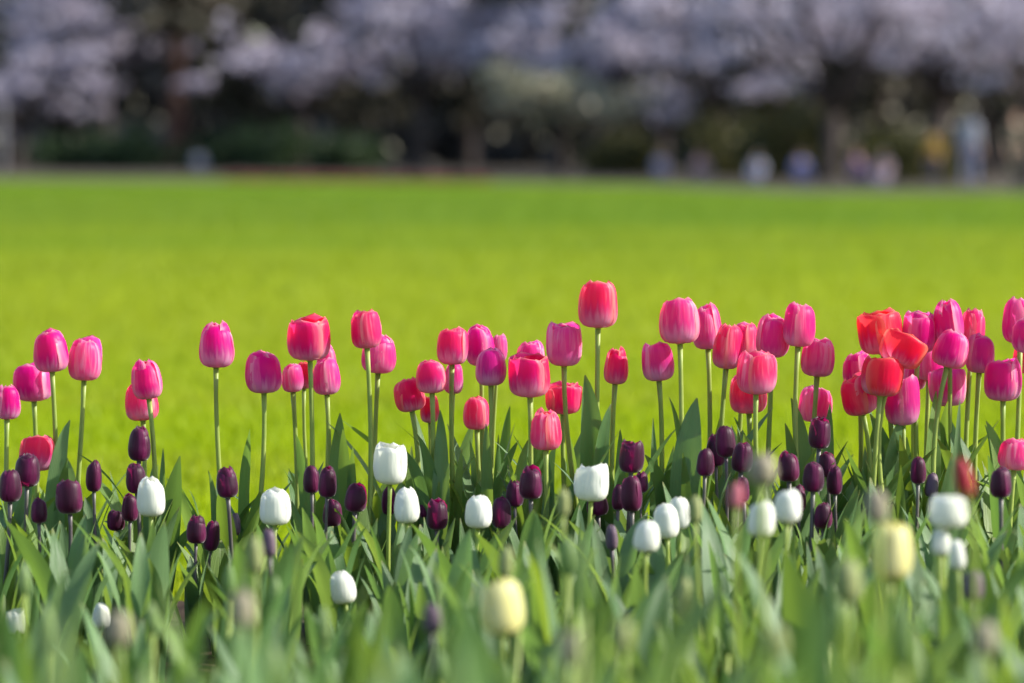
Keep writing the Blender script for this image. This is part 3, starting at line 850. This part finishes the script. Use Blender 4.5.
# one row per flower: px, py, width, height (pixels of its head), distance, kind, top, extra, label
# kinds: m magenta pink, p pale pink, h hot pink red, r red, d dark purple, f fringed dark purple, w white, y yellow, b/n/v unopened buds
T = [
 (52,349,36,44,5.55,'m',.45,{}, "pink tulip overlapping a lower pink head, by the curved stem"),
 (84,357,34,46,5.58,'p',.6,dict(gx=-8), "pink tulip with ruffled rim on a stem that curves at the foot"),
 (34,380,40,40,5.72,'m',.5,{}, "magenta tulip half hidden behind a higher pink tulip"),
 (7,401,27,35,5.52,'m',.35,{}, "pink tulip at the edge of the picture above the dark purple pair"),
 (37,451,37,38,5.55,'h',.6,dict(pale=.5), "short pink tulip standing just behind a dark purple tulip"),
 (149,378,31,41,5.5,'m',.35,dict(tilt=-7), "egg shaped violet pink tulip before a coral pink one"),
 (143,400,34,40,5.64,'h',.5,dict(pale=.5), "coral pink tulip behind an egg shaped violet pink tulip"),
 (216,343,36,48,5.55,'m',.4,dict(gx=6), "lone violet pink egg shaped tulip standing clear of the others"),
 (264,370,36,45,5.53,'m',.45,dict(gx=-26), "plump pink tulip on a stem bending sideways near the leaves"),
 (293,376,22,31,5.62,'p',.5,dict(openness=.3), "small pink tulip with crumpled petals beside a plump pink one"),
 (310,336,43,46,5.5,'h',.9,{}, "wide flat topped red tulip over a cluster of paler heads"),
 (327,375,28,38,5.57,'p',.4,{}, "pale striped tulip directly below the wide flat topped red tulip"),
 (327,357,20,30,5.70,'p',.5,{}, "small pale tulip peeping out behind the wide red tulip"),
 (304,374,20,28,5.72,'r',.5,{}, "bit of red tulip showing behind the wide red tulip's stem"),
 (367,328,31,39,5.5,'h',.75,dict(gx=-9), "hot pink flat topped tulip overlapping a lilac pink one"),
 (378,352,35,41,5.63,'p',.5,dict(gx=-12), "lilac pink tulip half behind a hot pink flat topped one"),
 (412,393,30,35,5.55,'h',.5,dict(tilt=-10,openness=.25), "tilted pink tulip with a loose petal, lowest of its trio"),
 (432,374,31,36,5.5,'h',.5,{}, "rounded hot pink tulip in front of a slim half hidden one"),
 (452,344,31,40,5.53,'h',.6,{}, "hot pink tulip topping the group behind the white tulip pair"),
 (453,377,20,32,5.66,'p',.4,{}, "slim pale tulip behind the rounded hot pink tulip"),
 (430,408,19,28,5.68,'r',.6,{}, "small red tulip hanging behind a stem under the rounded hot pink one"),
 (481,344,30,42,5.62,'m',.45,{}, "tall pink tulip partly behind a white striped magenta one"),
 (491,365,31,40,5.5,'m',.4,{}, "magenta tulip with white streaks before a taller pink head"),
 (498,346,18,30,5.70,'p',.4,{}, "sliver of pink tulip behind the white streaked magenta tulip"),
 (477,411,26,36,5.6,'p',.5,dict(hot=.5), "low rose tulip crossed by the stems of the tulips above"),
 (530,374,42,44,5.48,'h',.95,{}, "broad red bowl shaped tulip in the middle of the row"),
 (531,354,29,32,5.66,'p',.5,dict(openness=.3), "pink tulip peeping over the broad red bowl shaped one"),
 (564,343,35,45,5.52,'p',.7,dict(gx=24), "pale pink tulip with notched top on a slanting stem"),
 (563,396,35,34,5.62,'h',1.0,dict(openness=.25), "open red pink tulip behind the slanting stem"),
 (546,428,32,43,5.45,'p',.5,dict(hot=.5,openness=.15), "lowest pink tulip of the middle with pale outer petals"),
 (598,303,40,48,5.5,'h',.72,dict(pale=.3), "tallest tulip of all, pink and red, above the whole row"),
 (615,364,25,39,5.55,'h',.4,{}, "slim coral red tulip beside the tallest tulip's stem"),
 (659,360,33,40,5.53,'p',.6,dict(tilt=-5), "pale pink tulip standing alone beside a broad upright leaf"),
 (680,319,41,48,5.5,'p',.7,dict(hot=.35,gx=12), "big pink tulip with red edges heading the cluster of pinks"),
 (708,325,31,47,5.62,'p',.5,{}, "pink tulip tucked behind the big red edged pink tulip"),
 (726,345,31,46,5.52,'h',.5,dict(pale=.2,tilt=5), "magenta red tulip before a crumpled rose coloured one"),
 (744,338,26,36,5.66,'p',.5,dict(openness=.35,hot=.4), "crumpled rose tulip between a magenta red and an egg shaped tulip"),
 (772,334,34,45,5.55,'p',.4,{}, "egg shaped pink tulip with white streaks below a taller lilac one"),
 (798,323,32,46,5.52,'m',.5,dict(pale=.35,gx=8,tilt=4), "tall lilac pink tulip with a back petal showing orange"),
 (756,370,40,46,5.45,'p',.7,dict(hot=.5), "large striped pink and red tulip in front of its cluster"),
 (749,391,38,43,5.62,'h',.5,dict(pale=.6), "salmon tulip behind the large striped pink and red one"),
 (817,356,34,40,5.58,'p',.65,dict(tilt=4), "pink tulip with magenta heart below the tall lilac tulip"),
 (814,403,34,37,5.66,'p',.6,{}, "pale pink tulip split by two stems above a dark purple tulip"),
 (883,331,41,44,5.55,'r',.75,dict(tilt=-8,openness=.25), "scarlet tulip leaning over the crowded cluster of heads"),
 (896,347,40,34,5.48,'r',1.0,dict(tilt=24,openness=.55), "wide open scarlet tulip tilted to show its orange side"),
 (918,331,32,42,5.56,'m',.7,{}, "flat topped magenta tulip beside the scarlet pair"),
 (949,321,31,45,5.56,'m',.35,dict(pale=.3), "tall pointed lilac pink tulip at the top of the crowded cluster"),
 (947,348,34,37,5.48,'m',.45,dict(tilt=14), "nodding violet magenta tulip below the tall pointed lilac one"),
 (971,331,24,44,5.62,'h',.7,dict(pale=.55), "narrow salmon pink tulip behind the tall pointed lilac one"),
 (979,352,27,41,5.57,'m',.4,{}, "magenta tulip below the narrow salmon pink one"),
 (1003,378,35,44,5.5,'m',.6,{}, "violet and red striped tulip standing beside the crowded cluster"),
 (1020,320,34,46,5.56,'m',.5,{}, "tall pink tulip cut by the frame's edge"),
 (1031,333,34,38,5.48,'m',.4,{}, "violet tulip almost wholly beyond the frame's edge"),
 (1031,357,36,32,5.62,'h',.6,{}, "red pink tulip under the violet one at the frame's edge"),
 (859,368,29,34,5.62,'m',.4,{}, "round topped magenta tulip behind the hot red one"),
 (863,393,34,41,5.52,'h',.6,dict(tilt=-14,hot=.6), "hot red pink tulip leaning out of the cluster's side"),
 (880,376,38,39,5.47,'r',.8,dict(openness=.4,tilt=5), "orange red tulip with a violet outer petal, under the scarlet pair"),
 (903,399,33,51,5.55,'m',.8,dict(pale=.3), "long magenta tulip hanging low above the broad leaves"),
 (929,362,28,35,5.68,'m',.5,{}, "magenta tulip deep inside the cluster behind the nodding one"),
 (948,386,34,39,5.6,'p',.95,dict(openness=.3), "open lilac tulip with a red inside below the nodding one"),
 (914,374,22,30,5.70,'p',.5,{}, "small pink tulip glimpsed behind the long magenta one"),
 (1014,453,32,32,5.4,'p',.5,dict(hot=.3), "short pink tulip above a dark purple one by the frame's edge"),
 (967,476,19,44,4.2,'q',.3,dict(tilt=-10), "blurred red tulip leaning among the white blooms"),
 (736,494,16,27,4.3,'k',.25,dict(), "blurred pink red bud just above the white blurred pair"),
 # dark purple
 (10,484,23,35,5.35,'d',.4,{}, "dark purple tulip at the picture's edge below a pink one"),
 (27,469,25,34,5.42,'f',.5,{}, "dark purple tulip touching the short pink tulip behind it"),
 (39,509,17,27,5.33,'d',.35,{}, "small dark purple tulip below the pair by the picture's edge"),
 (70,495,27,36,5.33,'f',.6,{}, "wide dark purple tulip with a notched top and long stem"),
 (94,474,16,34,5.42,'d',.2,{}, "slender closed dark purple tulip on a thin dark stem"),
 (139,443,23,35,5.48,'f',.45,{}, "ragged edged dark purple tulip, uppermost of a stack above white"),
 (137,476,21,33,5.44,'d',.4,{}, "reddish dark purple tulip right behind a white tulip"),
 (130,506,17,29,5.42,'d',.35,{}, "dark purple tulip peeping from the side of a white tulip"),
 (116,519,18,22,5.5,'d',.4,{}, "low dark purple tulip half sunk in leaves near a white one"),
 (196,528,20,30,5.35,'d',.35,{}, "egg shaped purple tulip, front one of a low pair"),
 (210,534,17,32,5.42,'d',.3,dict(tilt=7), "slim blackish tulip, back one of a low pair"),
 (228,481,22,32,5.38,'d',.4,{}, "purple tulip standing alone below the egg shaped pink one"),
 (235,523,11,24,5.5,'v',.2,{}, "thin dusky bud behind the stem of a lone purple tulip"),
 (312,478,17,29,5.4,'d',.3,{}, "slim purple tulip touching a redder twin below the red tulip"),
 (327,480,19,33,5.36,'d',.4,{}, "wine red purple tulip overlapping its slim twin"),
 (332,511,20,29,5.46,'d',.5,{}, "purple tulip under the wine red pair, half hidden by leaves"),
 (355,496,23,30,5.35,'d',.5,{}, "purple tulip with two lobes beside the wine red pair"),
 (389,499,15,30,5.5,'d',.35,{}, "purple tulip seen between two white tulips behind a stem"),
 (437,513,22,32,5.38,'f',.6,{}, "ruffled purple tulip just beside a white tulip in the leaves"),
 (424,507,13,20,5.5,'d',.4,{}, "tiny dark purple tulip behind the ruffled purple one"),
 (515,492,18,28,5.44,'d',.4,{}, "dark purple tulip behind a brighter fuller one"),
 (531,481,24,35,5.36,'d',.45,{}, "full bright purple tulip below the lowest pink tulip"),
 (501,511,20,33,5.36,'d',.45,{}, "purple tulip touching the side of a squat white tulip"),
 (631,455,25,34,5.36,'f',.9,{}, "flat topped blackish purple tulip crowning a stack of three"),
 (632,492,21,38,5.3,'d',.4,{}, "greyish purple tulip below the flat topped blackish one"),
 (641,481,15,22,5.44,'d',.4,{}, "reddish purple bloom peeping out under the flat topped blackish one"),
 (618,496,13,27,5.36,'d',.2,{}, "narrow red purple bud beside the stack of purple tulips"),
 (598,504,22,22,5.46,'d',.4,{}, "purple tulip hidden beneath the notched white tulip"),
 (612,536,13,26,5.05,'v',.2,{}, "brownish violet bud low between white tulips"),
 (705,461,18,29,5.34,'d',.35,{}, "small purple tulip on a long dark stem beside the purple trio"),
 (716,449,20,33,5.48,'d',.4,{}, "dark purple tulip at the back of the purple trio"),
 (726,440,20,33,5.42,'d',.4,{}, "wine coloured tulip, highest of the purple trio"),
 (741,455,22,33,5.36,'d',.5,dict(tilt=5), "purple tulip of the trio next to a blurred beige bud"),
 (819,432,22,32,5.42,'f',.7,{}, "square topped purple tulip below the split pale pink one"),
 (789,465,22,32,5.34,'d',.4,{}, "dusky purple tulip above the white blurred pair"),
 (813,475,22,33,5.3,'d',.35,{}, "pointed purple tulip in front of two others"),
 (828,463,18,27,5.42,'d',.45,{}, "wine purple tulip behind the pointed purple one"),
 (835,479,16,30,5.36,'d',.35,{}, "narrow violet purple tulip beside the pointed one"),
 (823,514,19,28,5.3,'d',.5,{}, "low red purple tulip under the group of three purples"),
 (799,497,15,28,5.4,'d',.3,{}, "purple tulip half covered by a white bloom"),
 (744,488,12,26,5.2,'d',.3,{}, "dark red bloom behind the blurred pink red bud"),
 (918,468,16,30,5.34,'d',.25,{}, "closed purple tulip on a straight dark stem above blurred white"),
 (931,484,14,25,5.45,'v',.3,{}, "dim violet bud behind the closed purple tulip"),
 (1001,481,22,32,5.05,'d',.4,{}, "purple tulip in front of the short pink one by the frame's edge"),
 (973,584,22,32,4.5,'v',.35,{}, "blurred violet tulip deep in the green near the frame's edge"),
 (432,616,18,32,4.3,'v',.35,{}, "blurred violet bud near the yellow bloom"),
 (270,541,14,30,4.9,'v',.3,{}, "dusky mauve bud below a white tulip"),
 # white
 (151,495,29,41,5.3,'w',.5,{}, "white tulip in front of a reddish purple one"),
 (16,620,20,26,5.0,'w',.95,{}, "small low white tulip cupped open near the picture's edge"),
 (101,614,18,26,5.0,'w',.3,{}, "small closed white tulip low among the leaves"),
 (275,505,31,39,5.25,'w',.65,{}, "plump white tulip with purple tulips to either side"),
 (345,586,25,34,5.0,'w',.3,dict(tilt=-9), "low white tulip leaning slightly among broad leaves"),
 (390,462,34,42,5.33,'w',.85,{}, "square white tulip, highest of the white blooms"),
 (407,504,26,37,5.25,'w',.4,{}, "oval white tulip under the square white one"),
 (478,510,28,35,5.25,'w',.55,{}, "squat white tulip touching a purple one"),
 (591,481,34,39,5.2,'w',.9,{}, "wide white tulip with a notched top"),
 (667,519,27,37,5.0,'w',.5,{}, "white tulip in the middle of an overlapping trio"),
 (679,511,23,35,5.1,'w',.5,{}, "white tulip at the back of an overlapping trio"),
 (646,534,27,34,4.95,'w',.55,{}, "lowest white tulip of an overlapping trio"),
 (760,517,27,38,4.75,'w',.5,{}, "blurred white tulip under the pink red bud"),
 (787,504,28,36,4.85,'w',.5,{}, "rounder white tulip of the blurred pair below purple"),
 (947,509,38,35,4.65,'w',.8,{}, "broad blurred white tulip above two smaller whites"),
 (941,540,20,29,4.65,'w',.4,{}, "small blurred white tulip under the broad white one"),
 (958,553,17,31,4.6,'w',.3,{}, "creamy closed tulip lowest of three blurred whites"),
 # yellow
 (503,605,42,58,4.28,'y',.55,{}, "blurred yellow tulip low in the middle of the bed"),
 (890,548,42,60,4.25,'y',.6,{}, "blurred yellow tulip below a beige bud, near white blooms"),
 # unopened blurred buds
 (762,467,29,32,4.05,'n',.5,{}, "blurred beige mauve bud next to the purple trio"),
 (877,504,24,34,4.0,'n',.35,{}, "blurred greyish bud straight above the yellow tulip"),
 (848,578,30,46,3.95,'b',.4,{}, "pale yellow green bud beside the blurred yellow tulip"),
 (683,597,17,46,4.4,'b',.2,{}, "long pale green bud below the white trio"),
 (695,508,14,28,4.7,'b',.2,{}, "small pale green bud touching the white trio"),
 (563,500,13,30,4.6,'b',.2,{}, "green bud on a tall stalk beside the wide white tulip"),
 (570,645,26,36,3.65,'n',.3,{}, "very blurred mauve bud near the bottom beside the yellow tulip"),
 (118,626,28,36,3.8,'n',.35,{}, "blurred beige bud below the small closed white tulip"),
 (243,606,26,40,3.85,'n',.3,{}, "blurred mauve bud rising from grey green leaves"),
 (985,636,26,36,3.75,'n',.35,{}, "blurred beige bud below the violet tulip"),
 (622,632,22,36,3.7,'b',.3,{}, "blurred pale bud between two green stalks at the bottom"),
 (505,560,16,34,4.5,'b',.2,{}, "green bud standing just above the yellow tulip"),
 (255,552,18,40,4.3,'b',.25,{}, "blurred pale green bud below the plump white tulip"),
 (775,640,24,36,3.6,'b',.35,{}, "greyish green bud at the bottom under the white pair"),
]

# the blurred ones stand well in front of the plane of focus
T = [(a[0], a[1], a[2], a[3], a[4] if a[4] > 4.97 else FOCUS / (1 + 1.6 * (FOCUS / a[4] - 1))) + tuple(a[5:]) for a in T]

GROUP = dict(m="pink tulips along the back of the bed", d="dark purple tulips in the bed", w="white tulips in the bed",
             y="yellow tulips at the front of the bed", b="unopened blurred tulip buds near the camera")
for a, bb in (('p', 'm'), ('h', 'm'), ('r', 'm'), ('f', 'd'), ('n', 'b'), ('v', 'b'), ('k', 'b'), ('q', 'm')): GROUP[a] = GROUP[bb]

# broad leaves that stand out against the lawn: tip px, tip py, foot px, foot py, width px
HAND = [
 (70,420,54,490,12),(180,456,162,545,17),(163,448,160,490,6),(250,429,243,485,9),(273,447,254,492,10),(289,426,271,492,13),(296,434,307,485,10),
 (340,413,332,490,12),(343,429,352,485,10),(353,447,356,490,9),(417,434,432,485,10),(440,410,441,490,11),(462,449,452,490,8),(470,440,481,490,13),
 (458,461,476,495,9),(486,424,488,490,9),(510,406,504,470,8),(585,375,594,470,16),(611,404,601,465,12),(620,429,618,480,9),(564,423,570,470,10),
 (669,397,685,450,6),(697,398,690,480,20),(687,401,683,480,12),(721,413,713,465,11),(734,417,748,470,10),(791,398,807,465,12),(785,423,800,470,9),
 (830,404,822,465,9),(870,414,886,480,14),(905,412,889,475,13),(865,446,866,490,7),(936,391,931,475,11),(948,401,945,475,12),(949,417,960,480,10),
 (960,398,954,460,5),(986,421,1006,475,12),(985,425,998,490,9),(528,440,522,500,10),(556,445,548,500,10),(645,455,668,500,14),(622,470,640,510,12),(1017,440,1010,500,11),
 (395,470,372,540,13),(150,500,166,560,12),(208,470,214,530,9),
]

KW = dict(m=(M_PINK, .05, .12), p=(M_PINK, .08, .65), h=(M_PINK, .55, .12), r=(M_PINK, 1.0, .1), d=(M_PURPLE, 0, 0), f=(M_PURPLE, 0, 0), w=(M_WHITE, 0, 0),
          y=(M_YELLOW, 0, 0), b=(M_BUD, 0, 0), n=(M_BUDP, 0, 0), v=(M_BUDV, 0, 0), k=(M_BUDK, 0, 0), q=(M_REDD, 0, 0))

BOX = [(x, y, w, h, d) for (x, y, w, h, d, *_r) in T]


def hides(p, margin=0.86, side=3):
    """does a world point cover a bloom that stands behind it?"""
    x, y = proj(p)
    for bx, by, bw, bh, bd in BOX:
        if bd > p.y + 0.02 and abs(x - bx) < bw * .5 * margin + side and by - bh * .5 - 4 < y < by + bh * .5 * margin:
            return True
    return False


hand_left = list(HAND)
SPOTS = []
for idx, (px, py, w, h, d, kd, top, ex, label) in enumerate(T):
    rnd = random.Random(1000 + idx)
    mat, hot, pale = KW[kd]
    hot, pale = ex.get('hot', hot), ex.get('pale', pale)
    mpp = d / F
    pink = kd in 'mphr'
    base_pt = P(px, py + h * .5, d)
    gxp = px + ex.get('gx', rnd.uniform(-7, 7))
    foot = Vector(((gxp - 512) * mpp, d + rnd.uniform(-.02, .03), 0.0))
    root = empty("bud_tulip" if kd in 'bnvk' else "tulip", foot)
    tag(root, label, "tulip", GROUP[kd])
    SPOTS.append((foot.x, foot.y))
    # stem, ending under the head
    top_l = base_pt - foot
    tilt = R(ex.get('tilt', rnd.uniform(-4, 4)))
    axis = Vector((math.sin(tilt), rnd.uniform(-.10, .05), math.cos(tilt))).normalized()
    c1 = Vector((rnd.uniform(-.016, .016) + top_l.x * .25, rnd.uniform(-.01, .01), top_l.z * .42))
    c2 = top_l - axis * top_l.z * .35 + Vector((0, 0, 0))
    pts = []
    for k in range(13):
        t = k / 12
        pts.append(Vector((0, 0, -.01)) * (1 - t)**3 + c1 * 3 * t * (1 - t)**2 + c2 * 3 * t * t * (1 - t) + top_l * t**3)
    sr = (.0037 if pink else .0031) * (1 if w > 20 else .8)
    s = MB()
    s.tube(pts, [sr * (1.35 - .45 * (k / 12)**.7 + (.25 if k == 12 else 0)) for k in range(13)], 8)
    s.build("stem", M_STEMP if kd in 'dfv' else M_STEM, root)
    flower(root, top_l - axis * .001, axis, w * mpp * (1.07 if px > 840 and pink else 1), h * mpp * (1.03 if px > 840 and pink else 1), mat, top, -math.pi / 2 + rnd.uniform(-.62, .62), rnd, hot, pale,
           .05 if kd == 'f' else (.012 if kd == 'w' else (rnd.choice((.004, .006, .006, .022)) if pink else .008)), ex.get('openness', rnd.choice((0, .04, .10, .18, .28) if px > 840 else (0, 0, .05, .10, .18)) if kd in 'mphr' else 0.0), .25 if kd in 'wfy' else (.34 if top > .58 else .48))
    # leaves
    lm = rnd.choice((M_LEAF2, M_LEAF2, M_LEAF, M_LEAF3)) if not pink else rnd.choice((M_LEAF, M_LEAF, M_LEAF2, M_LEAF3))
    cnt = 0
    if pink and d > 5:
        mine = [q for q in hand_left if abs(q[2] - gxp) < 16][:2]
        for q in mine:
            hand_left.remove(q)
            tipx, tipy, fx, fy, lw = q
            tp = P(tipx, tipy, d + rnd.uniform(-.06, .03)) - foot
            mid = P(fx, fy, d + rnd.uniform(-.03, .02)) - foot
            b0 = Vector((mid.x * .45, mid.y * .5, 0.0))
            ct = mid * 2 - (b0 + tp) * .5
            ct.z = min(max(ct.z, tp.z * .35), tp.z * .8)
            ct += Vector((rnd.uniform(-.014, .014), rnd.uniform(-.02, .02), 0))
            leaf_mb(b0, ct, tp, lw * mpp * 1.9, rnd.uniform(-2.3, -.85), rnd).build("leaf", lm, root)
            cnt += 1
    want = 4 if not pink else (5 if px > 390 else 4)
    lim = (.20, .29) if pink and d > 5 else ((.19, .28) if d > 4.9 else (.18, .30))
    lo = min(lim[1], max(.10, top_l.z * 1.0)) if not pink else lim[1]
    tries = 0
    a0 = rnd.random() * 6.28
    while cnt < want and tries < 70:
        tries += 1
        a = a0 + cnt * 2.4 + rnd.uniform(-.5, .5)
        lm2 = (.27, .36) if pink and px > 390 and d > 5 and cnt >= want - 2 else lim
        hh = rnd.uniform(*lm2) * (1 - .008 * tries)
        hh = min(hh, lo) if kd in 'dfw' else hh
        out = hh * rnd.uniform(.10, .42)
        dv = Vector((math.cos(a), math.sin(a), 0))
        up0 = rnd.choice((0, 0, .16, .28) if d > 4.5 else (0, .1, .25, .35)) * top_l.z            # some leaves clasp the stem higher up
        b0 = dv * .004 + pts[int(round(12 * up0 / max(top_l.z, .01)))] + Vector((0, 0, .008))
        hh = max(hh, b0.z + .09)
        ct = dv * out * rnd.uniform(.0, .35) + Vector((b0.x, b0.y, b0.z + (hh - b0.z) * rnd.uniform(.55, .75)))
        tp = dv * out + Vector((0, 0, hh * rnd.uniform(.88, 1.08)))
        if any(hides(foot + bez(b0, ct, tp, k / 8), .9, 6) for k in range(2, 9)): continue
        leaf_mb(b0, ct, tp, rnd.uniform(.018, .044), a + math.pi, rnd).build("leaf", lm, root)
        cnt += 1

# leafy plants without a bloom: prototypes, then copies
def leafy(seed, mat, budded):
    rnd = random.Random(seed)
    root = empty("leafy_tulip", (0, 0, 0))
    samples = []
    n = rnd.choice((3, 4, 4, 5))
    for i in range(n):
        a = i * 2.4 + rnd.uniform(-.5, .5)
        hh = rnd.uniform(.20, .29) * (1 - .06 * i)
        out = hh * rnd.uniform(.08, .40)
        dv = Vector((math.cos(a), math.sin(a), 0))
        b0 = dv * .006
        ct = dv * out * rnd.uniform(0, .4) + Vector((0, 0, hh * rnd.uniform(.55, .80)))
        tp = dv * out + Vector((0, 0, hh * rnd.uniform(.88, 1.08)))
        leaf_mb(b0, ct, tp, rnd.uniform(.014, .046), a + math.pi, rnd).build("leaf", mat, root)
        samples += [bez(b0, ct, tp, k / 6) for k in range(2, 7)]
    s = MB()
    hz = rnd.uniform(.19, .25) if budded else rnd.uniform(.10, .15)
    s.tube([(0, 0, -.01), (rnd.uniform(-.004, .004), 0, hz * .5), (rnd.uniform(-.008, .008), rnd.uniform(-.006, .006), hz)], [.004, .0034, .0028], 7)
    end = s.v[-1] * .5 + s.v[-4] * .5
    s.build("stem", M_STEM, root)
    if not budded: return root, samples
    bd = MB()
    bw, bh = rnd.uniform(.0055, .0080), rnd.uniform(.032, .046)
    bd.tube([Vector((end.x, end.y, hz - .002 + bh * t)) for t in (0, .08, .22, .42, .62, .8, .93, 1)], [bw * q for q in (.3, .7, .95, 1, .9, .66, .36, .08)], 9)
    bd.build("bud", M_BUDG, root)
    samples += [Vector((end.x, end.y, hz + bh * q)) for q in (0, .5, 1)]
    return root, samples

PROTO = [leafy(40 + i, (M_LEAF2, M_LEAF, M_LEAF3, M_LEAF2, M_LEAF)[i % 5], i < 5) for i in range(14)]
used = [False] * len(PROTO)
prnd = random.Random(77)
made = 0
LBL = (("blurred leafy tulip plant without any bud, in the front of the bed", "blurred leafy tulip plants in the front of the bed"),
       ("leafy tulip plant without any bloom or bud among the white and purple tulips", "leafy tulip plants among the white and purple blooms"),
       ("blurred leafy tulip plant with one slim green bud, in the front of the bed", "blurred tulip plants with slim green buds"))


def place(i, x, y, rz, sc):
    root, _s = PROTO[i]
    if used[i]:
        src = root
        root = src.copy()
        COL.objects.link(root)
        for ch in src.children:
            c = ch.copy()
            COL.objects.link(c)
            c.parent = root
    used[i] = True
    root.location = (x, y, 0)
    root.rotation_euler = (0, 0, rz)
    root.scale = (sc * .66, sc * .66, sc) if y < 2.85 else (sc, sc, sc)
    lb = LBL[2] if i < 5 else (LBL[0] if y < 4.85 else LBL[1])
    tag(root, lb[0], "tulip plant", lb[1])


for tries in range(9000):
    if made >= 290: break
    zone = tries % 10
    if zone < 5: y = prnd.uniform(4.95, 5.85)
    elif zone < 8: y = prnd.uniform(2.85, 4.95)
    else: y = prnd.uniform(2.05, 2.85)
    x = (prnd.random() * 2 - 1) * (y * .1333 + (.10 if y > 2.85 else .03))
    if any((x - a)**2 + (y - b)**2 < (.0030 if y > 4.9 else .0062) for a, b in SPOTS): continue
    i = prnd.randrange(5) if y < 4.6 and prnd.random() < .36 else prnd.randrange(5, len(PROTO))
    rz = prnd.random() * 6.283
    m = Matrix.Rotation(rz, 3, 'Z')
    side = x / (y * .1333)                                   # the bed stands lower towards one side
    k = (.86 if y > 5.3 else .95) if y > 4.95 else ((.93 + .10 * side + .16 * (4.95 - y)) if y > 2.85 else 1.46 + .10 * side)
    if y > 5.25 and prnd.random() < .45: continue
    if y > 5.1 and -.70 < side < -.40 and prnd.random() < .7: continue
    ok = False
    for sc in (1.10, .97, .85, .72, .58):
        sc *= prnd.uniform(.90, 1.06) * k
        bad = sum(hides(Vector((x, y, 0)) + (m @ q) * sc, .95, 10 if y > 4.2 else 17) for q in PROTO[i][1])
        if bad == 0:
            ok = True
            break
    if not ok: continue
    place(i, x, y, rz, sc)
    SPOTS.append((x, y))
    made += 1
print("leafy plants", made, "hand leaves left", len(hand_left))
